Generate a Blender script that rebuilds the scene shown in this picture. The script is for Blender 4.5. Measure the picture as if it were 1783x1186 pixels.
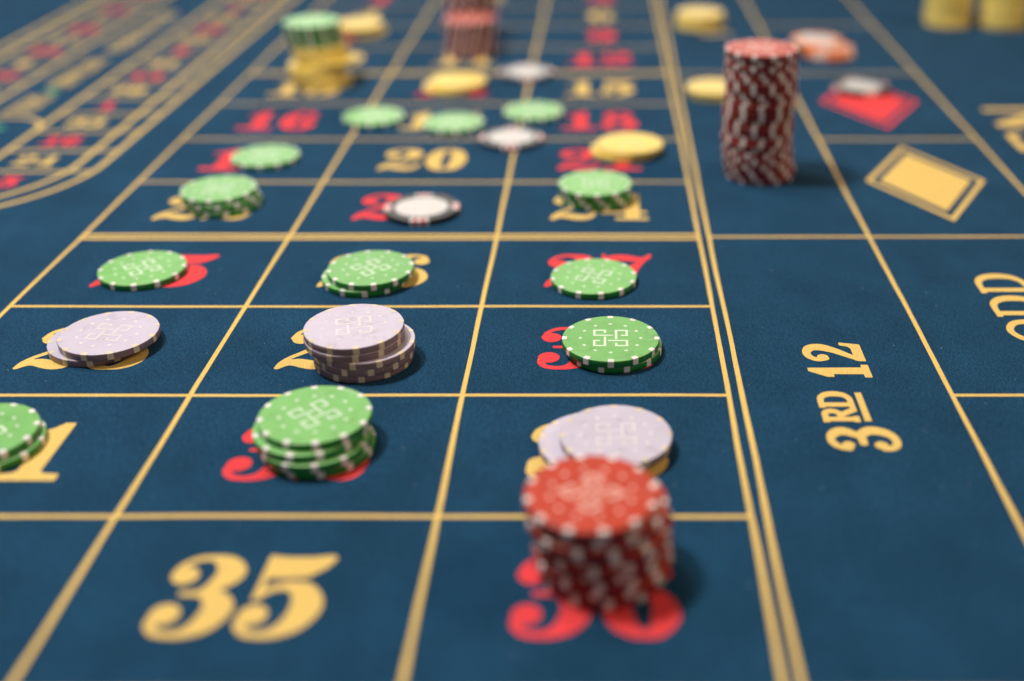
import bpy, math, random
import numpy as np
from mathutils import Vector, Matrix

random.seed(7)
rng = np.random.RandomState(11)
S = 0.001                                   # all layout numbers below are millimetres

# ------------------------------------------------------------------ clean, camera, light
for o in list(bpy.data.objects):
    bpy.data.objects.remove(o)
scene = bpy.context.scene
COL = scene.collection

cam_d = bpy.data.cameras.new('camera')
cam = bpy.data.objects.new('camera', cam_d)
COL.objects.link(cam)
cam_d.sensor_width = 36.0
cam_d.lens = 40.47
cam_d.shift_x = -159.5 / 1783.0             # the photograph is an off-centre crop
cam_d.clip_start = 0.01
cam_d.clip_end = 50
cam.location = (54.44 * S, -383.5 * S, 227.26 * S)
cam.rotation_euler = (math.radians(90 - 27.925), 0, 0)
cam_d.dof.use_dof = True
cam_d.dof.focus_distance = 0.4757
cam_d.dof.aperture_fstop = 3.0
scene.camera = cam

world = bpy.data.worlds.new('World')
scene.world = world
world.use_nodes = True
bg = world.node_tree.nodes['Background']
bg.inputs['Color'].default_value = (1.0, 0.79, 0.69, 1)
bg.inputs['Strength'].default_value = 0.095


def area(name, loc, target, size, power, color, size_y=None, shape='DISK'):
    d = bpy.data.lights.new(name, 'AREA')
    d.shape = shape
    d.size = size
    if size_y:
        d.size_y = size_y
    d.energy = power
    d.color = color
    o = bpy.data.objects.new(name, d)
    COL.objects.link(o)
    o.location = loc
    o.rotation_euler = (Vector(target) - Vector(loc)).to_track_quat('-Z', 'Y').to_euler()
    return o


# lamp hung over the table, to the left of the layout
area('table_lamp', (-0.63, 0.21, 1.45), (0.0, 0.18, 0.0), 0.21, 23.5, (1.0, 0.975, 0.94))
# fill added above the far half, to brighten the chips there
area('table_lamp_far', (-0.40, 0.66, 1.45), (0.05, 0.55, 0.0), 0.30, 10.0, (1.0, 0.955, 0.90))
# warm lamp on the right-hand side of the table
area('side_lamp', (1.15, 0.14, 0.95), (0.15, 0.35, 0.0), 0.45, 7.0, (1.0, 0.74, 0.48))
# broad soft light of the room on the side the photograph was taken from
area('room_light', (0.5, -2.3, 1.75), (0.05, 0.35, 0.0), 2.2, 8.0, (1.0, 0.90, 0.81), 1.2, 'RECTANGLE')
# low soft panel added beyond the far end, for sheen on far tops
area('ceiling_light', (-0.5, 4.2, 1.05), (0.0, 0.4, 0.0), 2.8, 21.0, (1.0, 0.95, 0.88), 0.7, 'RECTANGLE')

vs = scene.view_settings
vs.view_transform = 'Standard'
vs.look = 'None'
vs.exposure = 0.0
vs.gamma = 1.0
vs.use_curve_mapping = False
scene.render.engine = 'CYCLES'


# ------------------------------------------------------------------ materials
def mat_base(name):
    m = bpy.data.materials.new(name)
    m.use_nodes = True
    nt = m.node_tree
    for n in list(nt.nodes):
        nt.nodes.remove(n)
    out = nt.nodes.new('ShaderNodeOutputMaterial')
    b = nt.nodes.new('ShaderNodeBsdfPrincipled')
    nt.links.new(b.outputs[0], out.inputs[0])
    return m, nt, b


def noise(nt, vec, scale, detail=2.0, rough=0.55, stretch=None):
    n = nt.nodes.new('ShaderNodeTexNoise')
    n.inputs['Scale'].default_value = scale
    n.inputs['Detail'].default_value = detail
    n.inputs['Roughness'].default_value = rough
    if stretch:
        mp = nt.nodes.new('ShaderNodeMapping')
        mp.inputs['Scale'].default_value = stretch
        mp.inputs['Rotation'].default_value = (0, 0, 0.5)
        nt.links.new(vec, mp.inputs['Vector'])
        vec = mp.outputs[0]
    nt.links.new(vec, n.inputs['Vector'])
    return n.outputs['Fac']


def ramp(nt, fac, stops):
    r = nt.nodes.new('ShaderNodeValToRGB')
    els = r.color_ramp.elements
    while len(els) < len(stops):
        els.new(0.5)
    for e, (p, c) in zip(els, stops):
        e.position = p
        e.color = (*c, 1)
    nt.links.new(fac, r.inputs[0])
    return r.outputs[0]


def mix(nt, a, b, fac, mode='MULTIPLY'):
    n = nt.nodes.new('ShaderNodeMix')
    n.data_type = 'RGBA'
    n.blend_type = mode
    n.inputs['Factor'].default_value = fac
    nt.links.new(a, n.inputs['A'])
    nt.links.new(b, n.inputs['B'])
    return n.outputs['Result']


def cloth(name, color, patch=0.16, speck=0.5, sheen=0.25, bump=0.55, sheen_tint=(0.6, 0.75, 0.9), under=None):
    """napped baize: fine fibre speckle, brushed patches, relief"""
    m, nt, b = mat_base(name)
    geo = nt.nodes.new('ShaderNodeNewGeometry')
    pos = geo.outputs['Position']
    fib = noise(nt, pos, 1900, 3, 0.7)
    fib2 = noise(nt, pos, 900, 2, 0.6, (1.0, 0.45, 1.0))
    big = noise(nt, pos, 26, 4, 0.6)
    c1 = ramp(nt, fib, [(0.36, tuple(v * (1 - speck) for v in color)), (0.5, color),
                        (0.66, tuple(min(1, v * (1 + speck * 0.9) + 0.01 * speck) for v in color))])
    c2 = ramp(nt, big, [(0.3, (1 - patch,) * 3), (0.7, (1.0, 1.0, 1.0))])
    c3 = ramp(nt, fib2, [(0.3, (1 - speck * 0.45,) * 3), (0.65, (1.0, 1.0, 1.0))])
    col = mix(nt, mix(nt, c1, c2, 1.0), c3, 1.0)
    if under:                                   # the cloth shows through worn print
        base = nt.nodes.new('ShaderNodeRGB')
        base.outputs[0].default_value = (*under, 1)
        wear = noise(nt, pos, 620, 5, 0.75)
        wr = ramp(nt, wear, [(0.60, (0, 0, 0)), (0.72, (0.75, 0.75, 0.75))])
        mx = nt.nodes.new('ShaderNodeMix')
        mx.data_type = 'RGBA'
        nt.links.new(wr, mx.inputs['Factor'])
        nt.links.new(col, mx.inputs['A'])
        nt.links.new(base.outputs[0], mx.inputs['B'])
        col = mx.outputs['Result']
    else:                                       # nap brushed one way and another
        nap = noise(nt, pos, 60, 5, 0.65, (1.0, 0.28, 1.0))
        col = mix(nt, col, ramp(nt, nap, [(0.32, (0.91, 0.92, 0.93)), (0.68, (1.08, 1.07, 1.06))]), 1.0)
    nt.links.new(col, b.inputs['Base Color'])
    b.inputs['Roughness'].default_value = 0.95
    b.inputs['Specular IOR Level'].default_value = 0.08
    b.inputs['Sheen Weight'].default_value = sheen
    b.inputs['Sheen Roughness'].default_value = 0.45
    b.inputs['Sheen Tint'].default_value = (*sheen_tint, 1)
    bp = nt.nodes.new('ShaderNodeBump')
    bp.inputs['Strength'].default_value = bump
    bp.inputs['Distance'].default_value = 0.00025
    nt.links.new(fib, bp.inputs['Height'])
    nt.links.new(bp.outputs[0], b.inputs['Normal'])
    return m


def plastic(name, color, rough=0.34, var=0.08, spec=0.5):
    m, nt, b = mat_base(name)
    tc = nt.nodes.new('ShaderNodeTexCoord')
    info = nt.nodes.new('ShaderNodeObjectInfo')
    add = nt.nodes.new('ShaderNodeVectorMath')
    add.operation = 'ADD'
    nt.links.new(tc.outputs['Object'], add.inputs[0])
    nt.links.new(info.outputs['Random'], add.inputs[1])
    v = add.outputs[0]
    big = noise(nt, v, 90, 3, 0.6)
    fine = noise(nt, v, 1500, 2, 0.6)
    dark = tuple(c * (1 - var) for c in color)
    c1 = ramp(nt, big, [(0.3, dark), (0.65, color)])
    c2 = ramp(nt, fine, [(0.3, (1 - var * 0.6,) * 3), (0.6, (1.0, 1.0, 1.0))])
    scuff_in = mix(nt, c1, c2, 1.0)
    scr = noise(nt, v, 260, 6, 0.7, (1.0, 0.09, 1.0))
    scr2 = noise(nt, v, 330, 6, 0.7, (0.08, 1.0, 1.0))
    rr = nt.nodes.new('ShaderNodeMapRange')
    rr.inputs['To Min'].default_value = rough - 0.07
    rr.inputs['To Max'].default_value = rough + 0.10
    nt.links.new(big, rr.inputs['Value'])
    nt.links.new(rr.outputs[0], b.inputs['Roughness'])
    b.inputs['Specular IOR Level'].default_value = spec
    k = 0.10
    s1 = ramp(nt, scr, [(0.615, (0, 0, 0)), (0.66, (k, k, k))])
    s2 = ramp(nt, scr2, [(0.615, (0, 0, 0)), (0.66, (k, k, k))])
    light = mix(nt, mix(nt, scuff_in, s1, 1.0, 'SCREEN'), s2, 1.0, 'SCREEN')
    grime = noise(nt, v, 170, 5, 0.7)
    g1 = ramp(nt, grime, [(0.28, (0.80, 0.78, 0.76)), (0.46, (1.0, 1.0, 1.0))])
    tone = ramp(nt, info.outputs['Random'], [(0.0, (0.88, 0.89, 0.90)), (1.0, (1.04, 1.03, 1.02))])
    nt.links.new(mix(nt, mix(nt, light, g1, 1.0), tone, 1.0), b.inputs['Base Color'])
    bp = nt.nodes.new('ShaderNodeBump')
    bp.inputs['Strength'].default_value = 0.12
    bp.inputs['Distance'].default_value = 0.0001
    nt.links.new(fine, bp.inputs['Height'])
    nt.links.new(bp.outputs[0], b.inputs['Normal'])
    return m


UNDER = (0.05, 0.09, 0.12)
M = {
    'felt': cloth('blue_felt', (0.0100, 0.063, 0.132), 0.26, 0.80, 0.07),
    'gold': cloth('gold_print', (0.735, 0.505, 0.150), 0.05, 0.16, 0.05, 0.3, (1, 0.9, 0.7), UNDER),
    'red': cloth('red_print', (0.79, 0.060, 0.066), 0.05, 0.14, 0.05, 0.3, (1, 0.7, 0.7), UNDER),
    'green_print': cloth('green_print', (0.07, 0.30, 0.17), 0.05, 0.14, 0.05, 0.3, (0.8, 1, 0.8), UNDER),
    'lint': cloth('lint', (0.55, 0.60, 0.65), 0.05, 0.1, 0.0, 0.1),
    'green': plastic('green_plastic', (0.215, 0.520, 0.150)),
    'green_mark': plastic('pale_green_print', (0.66, 0.80, 0.60), 0.4),
    'white_spot': plastic('white_plastic', (0.90, 0.85, 0.80)),
    'lavender': plastic('lavender_plastic', (0.585, 0.53, 0.635), 0.36, 0.05),
    'lavender_mark': plastic('lavender_white_print', (0.76, 0.695, 0.715), 0.4),
    'cream_spot': plastic('cream_plastic', (0.76, 0.64, 0.46)),
    'red_chip': plastic('red_plastic', (0.52, 0.052, 0.022), 0.36, 0.08, 0.45),
    'red_mark': plastic('pink_print', (0.90, 0.60, 0.50), 0.4),
    'yellow': plastic('yellow_plastic', (0.88, 0.62, 0.085)),
    'yellow_mark': plastic('pale_yellow_print', (0.90, 0.70, 0.28), 0.4),
    'black': plastic('black_plastic', (0.014, 0.014, 0.015), 0.30),
    'white_face': plastic('white_inlay', (0.66, 0.635, 0.605), 0.42, 0.04),
    'grey_mark': plastic('grey_print', (0.55, 0.52, 0.49), 0.45),
    'stripe_red': plastic('stripe_red', (0.62, 0.05, 0.05)),
    'orange': plastic('orange_plastic', (0.95, 0.27, 0.06)),
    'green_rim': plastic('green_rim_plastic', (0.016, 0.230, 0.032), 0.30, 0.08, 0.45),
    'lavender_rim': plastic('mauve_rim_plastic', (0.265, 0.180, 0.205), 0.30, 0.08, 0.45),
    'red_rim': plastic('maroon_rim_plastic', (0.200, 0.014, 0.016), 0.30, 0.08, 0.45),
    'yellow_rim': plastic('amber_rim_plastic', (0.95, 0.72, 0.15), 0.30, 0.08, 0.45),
    'groove': plastic('groove_shade', (0.30, 0.36, 0.27), 0.5),
}


# ------------------------------------------------------------------ object helpers
def mesh(name, verts, faces, mats, fm=None, smooth=False):
    me = bpy.data.meshes.new(name)
    me.from_pydata([(v[0] * S, v[1] * S, v[2] * S) for v in verts], [], faces)
    for m in mats:
        me.materials.append(M[m])
    if fm:
        for p, i in zip(me.polygons, fm):
            p.material_index = i
    if smooth:
        for p in me.polygons:
            p.use_smooth = True
    me.update()
    return me


def link(name, me, parent=None):
    o = bpy.data.objects.new(name, me)
    COL.objects.link(o)
    if parent:
        o.parent = parent
    return o


# ------------------------------------------------------------------ lettering: strokes and polygons -> contour mesh
def catmull(pts, closed=False, n=26):
    P = [np.array(q, float) for q in pts]
    out = []
    m = len(P)
    segs = m if closed else m - 1
    for i in range(segs):
        if closed:
            a, b, c, d = P[(i - 1) % m], P[i], P[(i + 1) % m], P[(i + 2) % m]
        else:
            a, b, c, d = P[max(i - 1, 0)], P[i], P[i + 1], P[min(i + 2, m - 1)]
        for t in np.linspace(0, 1, n, endpoint=False):
            out.append(0.5 * (2 * b + (c - a) * t + (2 * a - 5 * b + 4 * c - d) * t * t + (3 * b - a - 3 * c + d) * t ** 3))
    out.append(P[0] if closed else P[-1])
    return np.array(out)


def G(strokes=(), closed=(), polys=(), balls=(), lines=(), width=0.69):
    return dict(strokes=strokes, closed=closed, polys=polys, balls=balls, lines=lines, width=width)


SIX = [(.56, .83, .035), (.51, .92, .04), (.38, .955, .045), (.26, .88, .09), (.165, .70, .13), (.14, .45, .14),
       (.18, .22, .13), (.27, .09, .08), (.36, .05, .05), (.46, .09, .08), (.53, .26, .13), (.50, .44, .10),
       (.40, .54, .055), (.30, .53, .04), (.22, .45, .03)]
DIG = {
    '0': G(closed=[[(.34, .955, .045), (.20, .85, .11), (.145, .5, .145), (.20, .15, .11), (.34, .045, .045),
                    (.48, .15, .11), (.535, .5, .145), (.48, .85, .11)]]),
    '1': G(polys=[[(.0, .0), (.63, .0), (.63, .12), (.47, .135), (.44, .17), (.44, 1.0), (.33, 1.0), (.25, .90), (.14, .84),
                   (.03, .81), (.03, .74), (.17, .75), (.21, .72), (.21, .17), (.17, .135), (.0, .12)]], width=0.66),
    '2': G(strokes=[[(.06, .72, .04), (.10, .86, .04), (.22, .95, .045), (.36, .945, .055), (.48, .87, .115), (.515, .72, .13),
                     (.42, .56, .09), (.28, .42, .05), (.13, .27, .04), (.06, .15, .04), (.035, .04, .035)],
                    [(.04, .04, .035), (.12, .14, .06), (.22, .165, .09), (.34, .125, .105), (.46, .10, .10), (.56, .14, .06),
                     (.62, .27, .035), (.63, .34, .03)]], balls=[(.165, .70, .12)]),
    '3': G(strokes=[[(.07, .74, .035), (.11, .86, .035), (.21, .94, .04), (.34, .955, .045), (.46, .89, .10), (.52, .765, .135),
                     (.45, .63, .09), (.37, .54, .05), (.30, .515, .04)],
                    [(.36, .52, .045), (.46, .475, .10), (.53, .345, .14), (.48, .18, .12), (.38, .08, .07), (.26, .045, .045),
                     (.13, .07, .045), (.065, .15, .045), (.06, .24, .04)],
                    [(.20, .515, .035), (.40, .515, .04)]], balls=[(.16, .735, .115), (.145, .275, .125)]),
    '4': G(strokes=[[(.44, .96, .035), (.24, .64, .04), (.05, .31, .035)]],
           polys=[[(.36, .02), (.58, .02), (.58, 1.0), (.42, 1.0), (.36, .88)], [(.02, .235), (.68, .235), (.68, .335), (.02, .335)],
                  [(.22, .0), (.70, .0), (.70, .10), (.22, .10)]], width=0.72),
    '5': G(strokes=[[(.10, .46, .035), (.20, .57, .045), (.33, .605, .06), (.46, .55, .11), (.525, .375, .145), (.47, .19, .12),
                     (.36, .08, .07), (.24, .045, .045), (.12, .07, .045), (.055, .15, .045), (.05, .22, .04)]],
           polys=[[(.09, 1.0), (.25, .975), (.45, .975), (.60, 1.0), (.65, .985), (.66, .94), (.60, .83), (.47, .71), (.30, .695),
                   (.155, .70), (.135, .46), (.07, .44)]], balls=[(.135, .27, .12)]),
    '6': G(strokes=[SIX], balls=[(.505, .775, .105)]),
    '7': G(strokes=[[(.05, .985, .03), (.06, .82, .04), (.06, .68, .04)],
                    [(.07, .80, .05), (.18, .885, .095), (.32, .885, .105), (.48, .84, .08), (.60, .87, .045), (.64, .97, .035)],
                    [(.63, .95, .04), (.52, .74, .05), (.40, .53, .10), (.335, .32, .14), (.325, .14, .14)]]),
    '8': G(closed=[[(.34, .955, .045), (.18, .87, .09), (.15, .74, .10), (.24, .62, .09), (.40, .53, .09), (.53, .40, .12),
                    (.545, .22, .12), (.45, .09, .08), (.33, .045, .045), (.19, .08, .07), (.11, .22, .095), (.14, .38, .08),
                    (.26, .50, .05), (.42, .60, .05), (.50, .74, .07), (.48, .88, .07)]]),
    '9': G(strokes=[[(.68 - x, 1 - y, r) for x, y, r in SIX]], balls=[(.68 - .505, 1 - .775, .105)]),
}


for q in DIG.values():                       # a touch less weight in the fat strokes
    for key in ('strokes', 'closed'):
        q[key] = [[(x, y, r if r < .06 else .06 + (r - .06) * .84) for x, y, r in st] for st in q[key]]


def thin(g):
    f = lambda r: .06 + max(0, r - .045) * .55
    return dict(strokes=[[(x, y, f(r)) for x, y, r in s] for s in g['strokes']],
                closed=[[(x, y, f(r)) for x, y, r in s] for s in g['closed']],
                polys=g['polys'], lines=g['lines'], balls=[(x, y, r * .78) for x, y, r in g['balls']], width=g['width'])


w = .055


def L(*segs):
    return [tuple(s) for s in segs]


TXT = {
    'O': G(closed=[[(.42, .945, .055), (.14, .80, .065), (.075, .5, .075), (.14, .2, .065), (.42, .055, .055), (.70, .2, .065), (.765, .5, .075), (.70, .8, .065)]], width=.87),
    'D': G(lines=L((.17, .02, .17, .98, .07), (.04, .955, .36, .955, .045), (.04, .045, .36, .045, .045)),
           strokes=[[(.32, .955, .045), (.55, .92, .06), (.72, .76, .085), (.775, .5, .10), (.72, .24, .085), (.55, .08, .06), (.32, .045, .045)]], width=.90),
    'R': G(lines=L((.17, .02, .17, .98, .07), (.05, .955, .36, .955, .05), (.05, .045, .28, .045, .05), (.17, .5, .40, .5, .05), (.38, .5, .66, .05, .07), (.60, .045, .74, .045, .045)),
           strokes=[[(.34, .955, .05), (.52, .92, .06), (.60, .73, .08), (.52, .54, .06), (.34, .5, .05)]], width=.78),
    'N': G(lines=L((.15, .02, .15, .98, .055), (.72, .02, .72, .98, .055), (.15, .96, .72, .04, .075)), width=.88),
    'E': G(lines=L((.15, .02, .15, .98, .07), (.05, .955, .60, .955, .05), (.05, .045, .62, .045, .05), (.15, .5, .48, .5, .05), (.60, .955, .60, .80, .04), (.62, .045, .62, .22, .04)), width=.72),
    'V': G(lines=L((.08, .96, .40, .05, .075), (.40, .05, .72, .96, .055)), width=.80),
    'T': G(lines=L((.38, .02, .38, .96, .07), (.05, .955, .71, .955, .05), (.05, .955, .05, .80, .04), (.71, .955, .71, .80, .04), (.25, .045, .51, .045, .045)), width=.78),
    'I': G(lines=L((.17, .02, .17, .98, .07), (.05, .955, .29, .955, .045), (.05, .045, .29, .045, .045)), width=.36),
    'S': G(strokes=[[(.56, .80, .05), (.46, .93, .05), (.30, .955, .05), (.13, .86, .06), (.12, .68, .07), (.30, .53, .075), (.50, .42, .075), (.57, .25, .065), (.45, .08, .055), (.28, .045, .05), (.12, .10, .05), (.06, .24, .05)]], width=.68),
    'P': G(lines=L((.17, .02, .17, .98, .07), (.05, .955, .36, .955, .05), (.05, .045, .32, .045, .05), (.17, .46, .40, .46, .05)),
           strokes=[[(.34, .955, .05), (.54, .91, .06), (.61, .71, .08), (.54, .51, .06), (.34, .46, .05)]], width=.72),
    'H': G(lines=L((.15, .02, .15, .98, .07), (.70, .02, .70, .98, .07), (.15, .5, .70, .5, .05)), width=.86),
    'L': G(lines=L((.17, .02, .17, .98, .07), (.05, .955, .29, .955, .045), (.05, .045, .60, .045, .05), (.60, .045, .60, .24, .04)), width=.70),
    'U': G(strokes=[[(.14, .97, .07), (.14, .5, .07), (.17, .2, .07), (.40, .055, .055), (.64, .2, .06), (.67, .5, .055), (.67, .97, .055)]], width=.82),
    'Z': G(lines=L((.08, .945, .62, .945, .05), (.08, .055, .64, .055, .05), (.60, .93, .10, .07, .07)), width=.74),
    ' ': G(width=.40),
    '_1': G(polys=[[(.0, .0), (.40, .0), (.40, .10), (.31, .10), (.30, 1.0), (.21, 1.0), (.02, .72), (.02, .62), (.11, .62), (.11, .10), (.0, .10)]], width=.50),
}
for d in '23456789':
    TXT['_' + d] = thin(DIG[d])
TXT['_2'] = G(strokes=[[(.12, .66, .06), (.075, .79, .05), (.18, .915, .055), (.34, .94, .06), (.49, .85, .09), (.51, .68, .105), (.39, .46, .08),
                        (.21, .25, .06), (.08, .09, .05)]],
              polys=[[(.02, .0), (.60, .0), (.67, .33), (.59, .33), (.54, .20), (.46, .155), (.05, .155)]], balls=[(.165, .69, .085)], width=.69)


def field(g, X, Y):
    F = np.full(X.shape, 9.0)

    def circ(pts):
        nonlocal F
        for x, y, r in pts:
            F = np.minimum(F, np.hypot(X - x, Y - y) - r)
    for s in g['strokes']:
        circ(catmull(s))
    for s in g['closed']:
        circ(catmull(s, True))
    circ(g['balls'])
    for x0, y0, x1, y1, r in g['lines']:
        d = np.array([x1 - x0, y1 - y0]); l2 = d @ d
        l = math.sqrt(l2)
        u = ((X - x0) * d[0] + (Y - y0) * d[1]) / l
        v = np.abs(-(X - x0) * d[1] + (Y - y0) * d[0]) / l
        F = np.minimum(F, np.maximum(np.maximum(-u, u - l), v - r))     # square-ended bar
    for poly in g['polys']:
        P = np.array(poly)
        inside = np.zeros(X.shape, bool)
        dist = np.full(X.shape, 9.0)
        for i in range(len(P)):
            a, b = P[i], P[(i + 1) % len(P)]
            e = b - a
            t = np.clip(((X - a[0]) * e[0] + (Y - a[1]) * e[1]) / (e @ e), 0, 1)
            dist = np.minimum(dist, np.hypot(X - a[0] - t * e[0], Y - a[1] - t * e[1]))
            cond = (a[1] > Y) != (b[1] > Y)
            with np.errstate(divide='ignore', invalid='ignore'):
                xi = (b[0] - a[0]) * (Y - a[1]) / (b[1] - a[1]) + a[0]
            inside ^= cond & (X < xi)
        F = np.minimum(F, np.where(inside, -dist, dist))
    return F


def contour(g, step, bold=0.0):
    xs = np.arange(-.09, g['width'] + .12, step)
    ys = np.arange(-.07, 1.09, step)
    X, Y = np.meshgrid(xs, ys)
    F = field(g, X, Y) - bold
    ins = F < 0
    V, Fc = [], []
    for j in range(len(ys) - 1):
        run = None
        for i in range(len(xs) - 1):
            c = (ins[j, i], ins[j, i + 1], ins[j + 1, i + 1], ins[j + 1, i])
            if all(c):
                if run is None:
                    run = i
                continue
            if run is not None:
                k = len(V)
                V += [(xs[run], ys[j]), (xs[i], ys[j]), (xs[i], ys[j + 1]), (xs[run], ys[j + 1])]
                Fc.append((k, k + 1, k + 2, k + 3))
                run = None
            if any(c):
                cor = [(xs[i], ys[j], F[j, i]), (xs[i + 1], ys[j], F[j, i + 1]), (xs[i + 1], ys[j + 1], F[j + 1, i + 1]), (xs[i], ys[j + 1], F[j + 1, i])]
                poly = []
                for q in range(4):
                    a, b = cor[q], cor[(q + 1) % 4]
                    if a[2] < 0:
                        poly.append(a[:2])
                    if (a[2] < 0) != (b[2] < 0):
                        t = a[2] / (a[2] - b[2])
                        poly.append((a[0] + (b[0] - a[0]) * t, a[1] + (b[1] - a[1]) * t))
                if len(poly) >= 3:
                    k = len(V)
                    V += poly
                    Fc.append(tuple(range(k, k + len(poly))))
    return V, Fc


_cache = {}


def glyph(ch, step, bold=0.0):
    if (ch, step, bold) not in _cache:
        g = DIG[ch[1]] if ch[0] == '#' else TXT[ch]
        _cache[(ch, step, bold)] = contour(g, step, bold) + (g['width'],)
    return _cache[(ch, step, bold)]


def text_mesh(name, chars, mat, cap, step=.016, track=0.0, wscale=1.0, bold=0.0):
    """flat lettering centred on its own origin, read along +x, tops to +y (mm)"""
    V, Fc = [], []
    x = 0
    for ch in chars:
        if ch == ' ':
            x += .40 * wscale
            continue
        v, f, wd = glyph(ch, step, bold)
        k = len(V)
        V += [((a * wscale + x) * cap, (b - .5) * cap, 0) for a, b in v]
        Fc += [tuple(i + k for i in q) for q in f]
        x += wd * wscale + track
    W = x * cap
    V = [(a - W / 2, b, c) for a, b, c in V]
    return mesh(name, V, Fc, [mat])


# ------------------------------------------------------------------ the table top and its print
felt = link('table_felt', mesh('table_felt', [(-1500, -900, 0), (1400, -900, 0), (1400, 2000, 0), (-1500, 2000, 0)], [(0, 1, 2, 3)], ['felt']))
felt['kind'] = 'structure'
felt['label'] = 'dark blue felt of the roulette table printed with gold lines and numbers'
felt['category'] = 'table felt'

W, X4, X4b, X5, X6 = 105.29, 102.83, 107.94, 189.3, 288.73
R, g = 77.64, 5.0
ROW = [-2 * R, -R, 0, R]
D1 = (2 * R, 2 * R + g)
ROW2 = [3 * R + g, 4 * R + g, 5 * R + g]
D2 = (6 * R + g, 6 * R + 2 * g)
ROW3 = [7 * R + 2 * g, 8 * R + 2 * g, 9 * R + 2 * g]
TOP = 10 * R + 2 * g
BOT = -3 * R
LW = 1.95


def strip(x0, y0, x1, y1, z, wd=LW, mat='gold', name='grid_line'):
    """a printed straight line with a faintly uneven edge"""
    n = max(2, int(math.hypot(x1 - x0, y1 - y0) / 14))
    dx, dy = x1 - x0, y1 - y0
    l = math.hypot(dx, dy)
    nx, ny = -dy / l, dx / l
    V, Fc = [], []
    ph, amp = rng.uniform(0, 6.28, 2), (.16, .10)
    for i in range(n + 1):
        t = i / n
        wv = amp[0] * math.sin(ph[0] + t * l / 41) + amp[1] * math.sin(ph[1] + t * l / 17)
        for s in (1, -1):
            h = wd / 2 + rng.uniform(-.09, .09)
            V.append((x0 + dx * t + nx * (s * h + wv), y0 + dy * t + ny * (s * h + wv), z))
    for i in range(n):
        Fc.append((2 * i + 1, 2 * i + 3, 2 * i + 2, 2 * i))
    return link(name, mesh(name, V, Fc, [mat]), felt)


ZV, ZH, ZT = .12, .08, .10
for x in (-2 * W, -W, 0, X4):
    strip(x, BOT, x, TOP, ZV)
for x in (X4b, X5, X6):
    strip(x, ROW[0], x, TOP, ZV)
for y in ROW + list(D1) + ROW2 + list(D2) + ROW3 + [TOP, BOT]:
    strip(-2 * W - LW / 2, y, X4, y, ZH, LW if y not in D1 + D2 else 2.6)
for y in (ROW[0], 2 * R + g / 2, 6 * R + 1.5 * g, TOP):
    strip(X4b, y, X6, y, ZH)
for y in (0, 4 * R + g, 8 * R + 2 * g):
    strip(X5, y, X6, y, ZH)

REDS = {1, 3, 5, 7, 9, 12, 14, 16, 18, 19, 21, 23, 25, 27, 30, 32, 34, 36}


def rowc(k):                               # k = 0 for the row 34-36 nearest the camera
    y = -1.5 * R + k * R
    return y + (g if k >= 4 else 0) + (g if k >= 8 else 0)


for k in range(12):
    for c in range(3):
        n = 34 - 3 * k + c
        name = 'printed_number'
        me = text_mesh(name, ['#' + d for d in str(n)], 'red' if n in REDS else 'gold', 37.8, .014 if k < 6 else .03, bold=-.007)
        o = link(name, me, felt)
        o.location = ((-158 + 105.3 * c) * S, rowc(k) * S, ZT * S)
        o['label'] = f"{'red' if n in REDS else 'gold'} printed number {n}"


def side_text(chars, mat, cap, x, y, step=.02, track=.02, wscale=1.0, name='printed_lettering', label=None, flip=False, bold=0.0):
    o = link(name, text_mesh(name, chars, mat, cap, step, track, wscale, bold), felt)
    o.location = (x * S, y * S, ZT * S)
    o.rotation_euler = (0, 0, math.radians(-90 if flip else 90))
    if label:
        o['label'] = label
    return o


for txt, sup, yc in (('_3', 'RD', 2.5), ('_2', 'ND', 318.0), ('_1', 'ST', 633.0)):
    nm = {'_3': '3RD 12', '_2': '2ND 12', '_1': '1ST 12'}[txt]
    side_text([txt], 'gold', 25.7, 148.7, yc - 32.5, .014, label=f'gold figure of {nm}', bold=.0)
    side_text(list(sup), 'gold', 12.6, 143.3, yc - 11.0, .02, .0, 1.06, label=f'small raised letters of {nm}', bold=.045)
    strip(153.0, yc - 21.5, 153.0, yc - .6, ZT, 2.6, name='printed_underline')
    side_text(['_1', '_2'], 'gold', 24.3, 149, yc + 26.5, .014, .02, 1.0, label=f'gold 12 of {nm}', bold=.012)
side_text(list('ODD'), 'gold', 23.6, 239.3, 79, .012, .06, 1.06, label='gold lettering ODD', bold=.01)
side_text(list('EVEN'), 'gold', 23.6, 239.3, rowc(8) + R / 2, .03, .04, label='gold lettering EVEN')
side_text(['_1', '_9', ' ', 'T', 'O', ' ', '_3', '_6'], 'gold', 20, 239.3, -R, .03, .04, label='gold lettering 19 TO 36')
side_text(list('EN'), 'gold', 52, 336, 341, .02, .06, 1.15, label='large gold lettering cut off by the right edge')


def ring(name, outer, inner, z, mat, parent=felt):
    n = len(outer)
    V = [(*p, z) for p in outer] + [(*p, z) for p in inner]
    Fc = [(i, (i + 1) % n, n + (i + 1) % n, n + i) for i in range(n)]
    return link(name, mesh(name, V, Fc, [mat]), parent)


def rhomb(cx, cy, hx, hy):
    return [(cx + hx, cy), (cx, cy + hy), (cx - hx, cy), (cx, cy - hy)]


for cy, m in ((240.0, 'gold'), (398.5, 'red')):
    ring('printed_diamond_border', rhomb(238.2, cy, 34.2, 61.5), rhomb(238.2, cy, 30.9, 55.6), ZT, m)
    V = [(*q, ZT) for q in rhomb(238.2, cy, 26.0, 46.8)]
    o = link('printed_diamond', mesh('printed_diamond', V, [(0, 1, 2, 3)], [m]), felt)
    o['label'] = f'{m} printed diamond field'

# racetrack for neighbour bets on the left
TX, TY0, TY1 = -338.5, 270.0, 1000.0


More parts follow.
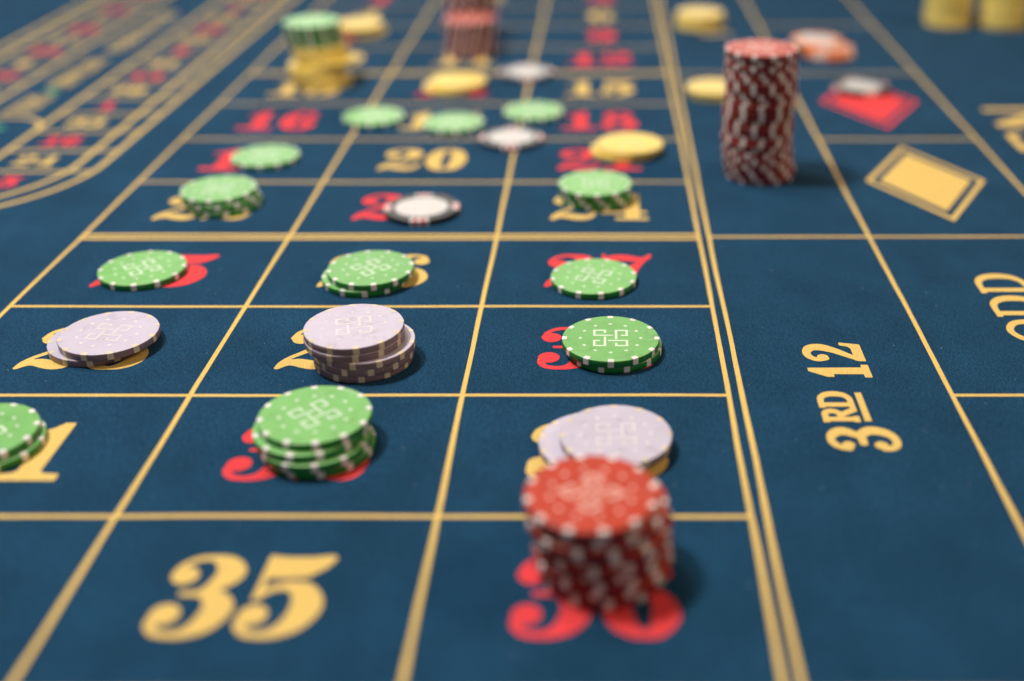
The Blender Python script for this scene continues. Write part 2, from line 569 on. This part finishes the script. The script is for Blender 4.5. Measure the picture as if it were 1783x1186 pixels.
def stadium(rad, n=28):
    P = []
    for i in range(n + 1):
        a = math.pi + math.pi * i / n
        P.append((TX + rad * math.cos(a), TY0 + rad * math.sin(a)))
    for i in range(n + 1):
        a = math.pi * i / n
        P.append((TX + rad * math.cos(a), TY1 + rad * math.sin(a)))
    return P


for rad in (96.5, 81.5, 28.0):
    ring('racetrack_line', stadium(rad + 1.5), stadium(rad - 1.5), ZV, 'gold')
# dome-shaped divider at the near end of the inner field
P = [(TX + 27 * math.cos(a), 338 + 24 * math.sin(a)) for a in np.linspace(0, math.pi, 17)]
Vd, Fd = [], []
for i, (x, y) in enumerate(P):
    a = math.pi * i / 16
    for s in (1, -1):
        Vd.append((x + s * 1.4 * math.cos(a), y + s * 1.4 * math.sin(a), ZH))
for i in range(16):
    Fd.append((2 * i, 2 * i + 2, 2 * i + 3, 2 * i + 1))
link('racetrack_divider', mesh('racetrack_divider', Vd, Fd, ['gold']), felt)
right = [5, 24, 16, 33, 1, 20, 14, 31, 9, 22, 18, 29, 7, 28, 12]
left = [23, 8, 30, 11, 36, 13, 27, 6, 34, 17, 25, 2, 21, 4, 19]
for i in range(15):
    y = 236.5 + 38 * i
    for sx, n in ((1, right[i]), (-1, left[i])):
        red = n in REDS
        o = link('racetrack_number', text_mesh('racetrack_number', ['#' + d for d in str(n)], 'red' if red else 'gold', 18.0, .03), felt)
        o.location = ((TX + sx * 54) * S, (y if i else 238) * S, ZT * S)
        o['label'] = f"{'red' if red else 'gold'} racetrack number {n}"
        if i:
            yy = y - 19
            x0, x1 = sorted((TX + sx * 29, TX + sx * 96))
            strip(x0, yy, x1, yy, ZH, 2.4, name='racetrack_divider')
o = link('racetrack_number', text_mesh('racetrack_number', ['#1', '#0'], 'gold', 19.5, .03), felt)
o.location = (TX * S, (TY0 - 55) * S, ZT * S)
o['label'] = 'gold racetrack number 10'
for txt, y, ws in (('TIERS', 391, .82), ('ORPHELINS', 476, .70), ('VOISINS DU ZERO', 612, .80)):
    side_text(list(txt), 'gold', 17.5, -340, y, .03, .0, ws, label='gold racetrack lettering ' + txt)
for y in (338, 424):
    V = [(-338 + 5 * math.cos(a), y + 5 * math.sin(a), ZT) for a in np.linspace(0, 2 * math.pi, 24, endpoint=False)]
    link('printed_dot', mesh('printed_dot', V, [tuple(range(24))], ['green_print']), felt)

# stray lint caught in the nap
V, Fc = [], []
for i in range(240):
    x, y = rng.uniform(-260, 330), rng.uniform(-160, 420)
    a = rng.uniform(0, math.pi); l = rng.uniform(.12, .42); h = rng.uniform(.04, .08)
    dx, dy = math.cos(a) * l, math.sin(a) * l
    k = len(V)
    V += [(x - dx - dy * h / l, y - dy + dx * h / l, .16), (x - dx + dy * h / l, y - dy - dx * h / l, .16), (x + dx + dy * h / l, y + dy - dx * h / l, .3), (x + dx - dy * h / l, y + dy + dx * h / l, .3)]
    Fc.append((k, k + 1, k + 2, k + 3))
lint = link('felt_lint', mesh('felt_lint', V, Fc, ['lint']), felt)
lint['kind'] = 'stuff'

# ------------------------------------------------------------------ chips
CR, CH = 20.0, 3.0
PROF = [(0, 0), (13.0, 0), (CR - .36, 0), (CR - .11, .09), (CR, .28), (CR, CH - .28), (CR - .11, CH - .09), (CR - .36, CH),
        (13.15, CH), (13.0, CH - .10), (12.85, CH), (0, CH)]
SEG = 72


def lathe(name, mat, prof=PROF, side=None):
    V, Fc = [], []
    for r, z in prof:
        if r == 0:
            V.append((0, 0, z))
        else:
            V += [(r * math.cos(2 * math.pi * i / SEG), r * math.sin(2 * math.pi * i / SEG), z) for i in range(SEG)]
    idx = []
    k = 0
    for r, z in prof:
        idx.append(k)
        k += 1 if r == 0 else SEG
    for a in range(len(prof) - 1):
        r0, r1 = prof[a][0], prof[a + 1][0]
        for i in range(SEG):
            j = (i + 1) % SEG
            if r0 == 0:
                Fc.append((idx[a], idx[a + 1] + j, idx[a + 1] + i))
            elif r1 == 0:
                Fc.append((idx[a] + i, idx[a] + j, idx[a + 1]))
            else:
                Fc.append((idx[a] + i, idx[a] + j, idx[a + 1] + j, idx[a + 1] + i))
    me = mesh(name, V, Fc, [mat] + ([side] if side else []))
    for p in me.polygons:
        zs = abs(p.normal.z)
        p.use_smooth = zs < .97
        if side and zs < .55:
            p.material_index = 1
    return me


def insert(name, mat, half, reach, proud=.045, steps=4, a0=None, a1=None):
    """wrap-round edge inlay: rim of the top, side and rim of the bottom"""
    prof = [(CR - reach, -.0), (CR - .36, -.0), (CR - .11 + proud, .08), (CR + proud, .28), (CR + proud, CH - .28), (CR - .11 + proud, CH - .05),
            (CR - .33, CH + proud), (CR - reach, CH + proud), (CR - reach, CH - .2)]
    prof[0] = (CR - reach, .02)
    prof[1] = (CR - .36, .02)
    a0 = -half if a0 is None else a0
    a1 = half if a1 is None else a1
    V, Fc = [], []
    n = len(prof)
    for s in range(steps + 1):
        a = a0 + (a1 - a0) * s / steps
        V += [(r * math.cos(a), r * math.sin(a), z) for r, z in prof]
    for s in range(steps):
        for i in range(n - 1):
            Fc.append((s * n + i, (s + 1) * n + i, (s + 1) * n + i + 1, s * n + i + 1))
    return mesh(name, V, Fc, [mat])


def dots_mesh(mat):
    V, Fc = [], []
    for k in range(12):
        a = 2 * math.pi * k / 12
        t = 2 * math.pi * np.arange(10) / 10
        b = len(V)
        for q in t:
            rr, tt = 12.45 + .68 * math.cos(q), .88 * math.sin(q)
            V.append((rr * math.cos(a) - tt * math.sin(a), rr * math.sin(a) + tt * math.cos(a), CH + .035))
        Fc.append(tuple(range(b, b + 10)))
    return mesh('face_dots', V, Fc, [mat])


def emblem_mesh(mat):
    base = [(.055, .115), (-.335, .115), (-.335, .335), (-.115, .335), (-.115, .215)]
    hw = .025
    V, Fc = [], []
    for q in range(4):
        pts = []
        for x, y in base:
            for _ in range(q):
                x, y = y, -x
            pts.append((x, y))
        n = len(pts)
        ls = []
        for i in range(n):
            d0 = np.array(pts[i]) - np.array(pts[i - 1]) if i else np.array(pts[1]) - np.array(pts[0])
            d1 = np.array(pts[i + 1]) - np.array(pts[i]) if i < n - 1 else d0
            d0, d1 = d0 / np.linalg.norm(d0), d1 / np.linalg.norm(d1)
            n0, n1 = np.array([-d0[1], d0[0]]), np.array([-d1[1], d1[0]])
            m = (n0 + n1)
            m = m / (m @ n0) if 0 < i < n - 1 else n0
            ls.append((np.array(pts[i]) + m * hw, np.array(pts[i]) - m * hw))
        b = len(V)
        for l, r in ls:
            V += [(l[0] * CR, l[1] * CR, CH + .04), (r[0] * CR, r[1] * CR, CH + .04)]
        for i in range(n - 1):
            Fc.append((b + 2 * i + 1, b + 2 * i + 3, b + 2 * i + 2, b + 2 * i))
    return mesh('emblem', V, Fc, [mat])


KIND = {}
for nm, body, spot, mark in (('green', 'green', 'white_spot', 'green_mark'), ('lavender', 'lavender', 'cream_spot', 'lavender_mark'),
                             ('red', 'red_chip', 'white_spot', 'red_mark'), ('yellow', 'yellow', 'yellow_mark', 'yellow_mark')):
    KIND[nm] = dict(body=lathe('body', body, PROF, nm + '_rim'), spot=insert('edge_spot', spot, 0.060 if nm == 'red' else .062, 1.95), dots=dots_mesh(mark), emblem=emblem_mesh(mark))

# value chips: white inlaid face, broad striped edge inserts
VPROF = [(0, 0), (13.0, 0), (CR - .36, 0), (CR - .11, .09), (CR, .28), (CR, CH - .28), (CR - .11, CH - .09), (CR - .36, CH), (13.6, CH), (0, CH)]


def disc(name, mat, r0, r1, z):
    V, Fc = [], []
    n = 64
    for i in range(n):
        a = 2 * math.pi * i / n
        V += [(r1 * math.cos(a), r1 * math.sin(a), z)]
        if r0:
            V += [(r0 * math.cos(a), r0 * math.sin(a), z)]
    if not r0:
        Fc = [tuple(range(n))]
    else:
        Fc = [(2 * i, 2 * ((i + 1) % n), 2 * ((i + 1) % n) + 1, 2 * i + 1) for i in range(n)]
    return mesh(name, V, Fc, [mat])


for nm, body_m, ins_m, str_m in (('black', 'black', 'white_spot', 'stripe_red'), ('orange', 'orange', 'white_spot', 'orange')):
    KIND[nm] = dict(body=lathe('body', body_m, VPROF), face=disc('face_inlay', 'white_face', 0, 14.1, CH + .05),
                    fring=disc('face_ring', 'grey_mark', 9.4, 9.75, CH + .08),
                    ins=insert('edge_insert', ins_m, .25, 3.7, .045, 8),
                    str=insert('insert_stripe', str_m, .055 if nm == 'black' else .035, 3.6, .075, 3))

ORD = ['', 'first', 'second', 'third', 'fourth', 'fifth', 'sixth', 'seventh', 'eighth', 'ninth', 'tenth', 'eleventh', 'twelfth',
       'thirteenth', 'fourteenth', 'fifteenth', 'sixteenth', 'seventeenth', 'eighteenth', 'nineteenth', 'twentieth', 'twenty-first',
       'twenty-second', 'twenty-third', 'twenty-fourth']


def chip(kind, x, y, z, rot, label, group=None, top=True, tilt=None):
    K = KIND[kind]
    e = bpy.data.objects.new('casino_chip', None)
    COL.objects.link(e)
    e.empty_display_size = .01
    e.location = (x * S, y * S, z * S)
    e.rotation_euler = (tilt[0] if tilt else 0, tilt[1] if tilt else 0, math.radians(rot))
    e['label'] = label
    e['category'] = 'casino chip'
    if group:
        e['group'] = group
    link('body', K['body'], e)
    if 'spot' in K:
        for k in range(12):
            s = link('edge_spot', K['spot'], e)
            s.rotation_euler = (0, 0, 2 * math.pi * k / 12)
        if top:
            d = link('face_dots', K['dots'], e)
            d['kind'] = 'stuff'
            link('emblem', K['emblem'], e)
    else:
        f = link('face_inlay', K['face'], e)
        link('face_ring', K['fring'], f)
        for k in range(4):
            s = link('edge_insert', K['ins'], e)
            s.rotation_euler = (0, 0, math.pi / 2 * k)
            for a in (-.11, .11):
                t = link('insert_stripe', K['str'], s)
                t.rotation_euler = (0, 0, a)
    return e


def stack(kinds, levels, where, group, rots=None, z0=.15, wordy=None):
    """levels = [(x, y), ...] from the bottom up; kinds = one kind or one per level"""
    n = len(levels)
    for i, (x, y) in enumerate(levels):
        kd = kinds if isinstance(kinds, str) else kinds[i]
        word = {'black': 'black and white', 'orange': 'white-faced orange'}.get(kd, kd)
        if n == 1:
            lab = f'{word} chip {where}'
        else:
            if i == n - 1:
                pos = 'top'
            elif i == 0:
                pos = 'bottom'
            elif n == 3:
                pos = 'middle'
            elif i < n / 2:
                pos = ORD[i + 1] + ' lowest'
            else:
                pos = ORD[n - i] + ' from top'
            lab = f'{word} chip, {pos} of {where}' if n > 2 else f"{'upper' if i else 'lower'} {word} chip of {where}"
        r = rots[i] if rots else rng.uniform(0, 30)
        tl = (rng.uniform(-.004, .004), rng.uniform(-.004, .004))
        # exposed tops carry the printed face
        top = i == n - 1 or math.hypot(levels[i + 1][0] - x, levels[i + 1][1] - y) > 5
        chip(kd, x, y, z0 + i * (CH + .07), r, lab, group if n > 1 else None, top, tl)


def drift(p0, p1, n, j=.45):
    out = []
    for i in range(n):
        t = i / max(1, n - 1)
        out.append((p0[0] + (p1[0] - p0[0]) * t + rng.uniform(-j, j), p0[1] + (p1[1] - p0[1]) * t + rng.uniform(-j, j)))
    return out


# in and near the plane of focus
stack('green', [(-163.4, 113.0)], 'lying alone on red number twenty-five', None, [38])
stack('green', [(-56.8, 106.1), (-54.2, 106.5)], 'the pair on gold number twenty-six', 'pair on 26', [9, 44])
stack('green', [(49.8, 103.8)], 'lying alone on red number twenty-seven', None, [-20])
stack('lavender', [(-156.5, 41.8), (-151.3, 41.0)], 'the pair on gold number twenty-eight', 'pair on 28', [11, -8])
stack('lavender', [(-43.5, 28.8), (-42.6, 28.4), (-42.0, 28.2), (-46.3, 28.7), (-46.2, 29.1)], 'the lavender stack on number twenty-nine', 'stack on 29',
      [8, 17, 26, 12, 13])
stack('green', [(58.6, 36.7), (57.3, 35.8)], 'the pair on red number thirty', 'pair on 30', [15, 0])
stack('green', [(-166.6, -36.6), (-168.4, -35.8)], 'the pair on number thirty-one at left edge', 'pair on 31', [4, 48])
stack('green', [(-47.3, -37.0), (-48.1, -38.0), (-49.8, -36.2), (-48.4, -33.6)], 'the green stack on red number thirty-two', 'stack on 32', [14, 12, 22, 43])
stack('lavender', [(51.2, -37.0), (58.8, -37.4)], 'the pair on gold number thirty-three', 'pair on 33', [20, 2])
lv = [(54.2, -103.4), (55.6, -102.6), (52.9, -103.6), (55.2, -102.4), (53.0, -104.2), (55.0, -103.0), (51.4, -104.0), (53.4, -102.6), (50.8, -103.0)]
stack('red', lv, 'the red stack on number thirty-six', 'red stack on 36', [5, 19, 1, 12, 26, 9, 17, 28, 41])
stack('green', [(-150.8, 202.0), (-151.8, 202.4), (-153.2, 203.4)], 'the green stack on gold number twenty-two', 'stack on 22', [19, 10, 2])
stack('green', [(-147.7, 276.1)], 'lying on red number nineteen', None, [5])
stack('black', [(-42.4, 191.3)], 'lying beside the red two of number twenty-three', None, [4])
stack('green', [(50.6, 211.8), (50.2, 212.0), (49.9, 211.8)], 'the green stack on gold number twenty-four', 'stack on 24', [17, 9, 3])
stack('yellow', [(66.5, 289.0), (70.4, 290.0)], 'the pair on red number twenty-one', 'pair on 21', [4, 12])
# further back
stack('green', [(-97.2, 356.0)], 'on the line between numbers sixteen and seventeen', None, [3])
stack('green', [(-43.1, 342.5)], 'covering part of gold number seventeen', None, [11])
stack('green', [(7.5, 368.0)], 'on the line between numbers seventeen and eighteen', None, [20])
stack('black', [(-3.2, 311.0)], 'on the corner of numbers seventeen, eighteen, twenty and twenty-one', None, [2])
stack('black', [(-3.2, 467.5)], 'at the corner of numbers fourteen and fifteen', None, [8])
stack('yellow', [(-54.5, 430.5), (-49.8, 433.0)], 'the pair on red number fourteen', 'pair on 14', [3, 19])
lv = [(-148.6, 443.0), (-148.9, 443.6), (-151.6, 444.0), (-153.4, 444.6), (-153.0, 445.6), (-143.8, 448.0), (-150.2, 451.0), (-150.8, 452.0), (-151.4, 452.6),
      (-153.6, 454.0), (-154.4, 454.4), (-155.0, 454.2), (-155.4, 454.8), (-155.2, 454.7)]
stack(['yellow'] * 9 + ['green'] * 5, lv, 'the green-topped yellow stack', 'green-topped yellow stack', [rng.uniform(0, 30) for _ in range(9)] + [5, 4, 6, 5, 3])
stack('yellow', drift((-150, 601), (-152.6, 599.7), 3), 'the low yellow pile behind the green-topped stack', 'low yellow pile')
stack('red', drift((-50.6, 532.5), (-51.8, 533.7), 9), 'the far red stack behind the yellow pair', 'far red stack', [3 * i for i in range(9)])
stack('red', drift((-57, 588), (-55, 588), 13), 'the rearmost red stack cut by the top edge', 'rearmost red stack')
stack('yellow', drift((137, 628), (138, 629), 4), 'the yellow pile nearest the double line', 'yellow pile by the double line')
stack('yellow', [(133.4, 416.0), (132.4, 416.0)], 'the pair half hidden behind the tall red stack', 'pair behind tall stack')
lv = []
rt = []
ang = 0
for i in range(24):
    t = i / 23
    lv.append((144.6 - 3.6 * t - 1.6 * math.sin(math.pi * min(1, t * 1.5)) + rng.uniform(-.35, .35), 250.6 - 2.0 * t + rng.uniform(-.4, .4)))
    ang += (-8.0 if i < 6 else 7.0 if i < 11 else 3.0 if i < 19 else -6.0)
    rt.append(ang + rng.uniform(-5.5, 5.5) + (13 if i in (9, 16, 21) else 0))
stack('red', lv, 'the tall red stack beside the gold diamond', 'tall red stack', rt)
stack('orange', [(232.5, 528.0), (231.4, 531.0), (224.6, 541.5)], 'the pile right of the tall red stack', 'orange-striped pile', [58, 64, 20])
stack('black', [(238.3, 428.0)], 'lying on the red diamond', None, [12])
stack('yellow', drift((355, 638), (354, 639), 14), 'the left yellow stack at top right', 'left yellow stack at top right')
stack('yellow', drift((400.7, 630), (400.2, 631), 14), 'the right yellow stack in the top right corner', 'right yellow stack at top right')
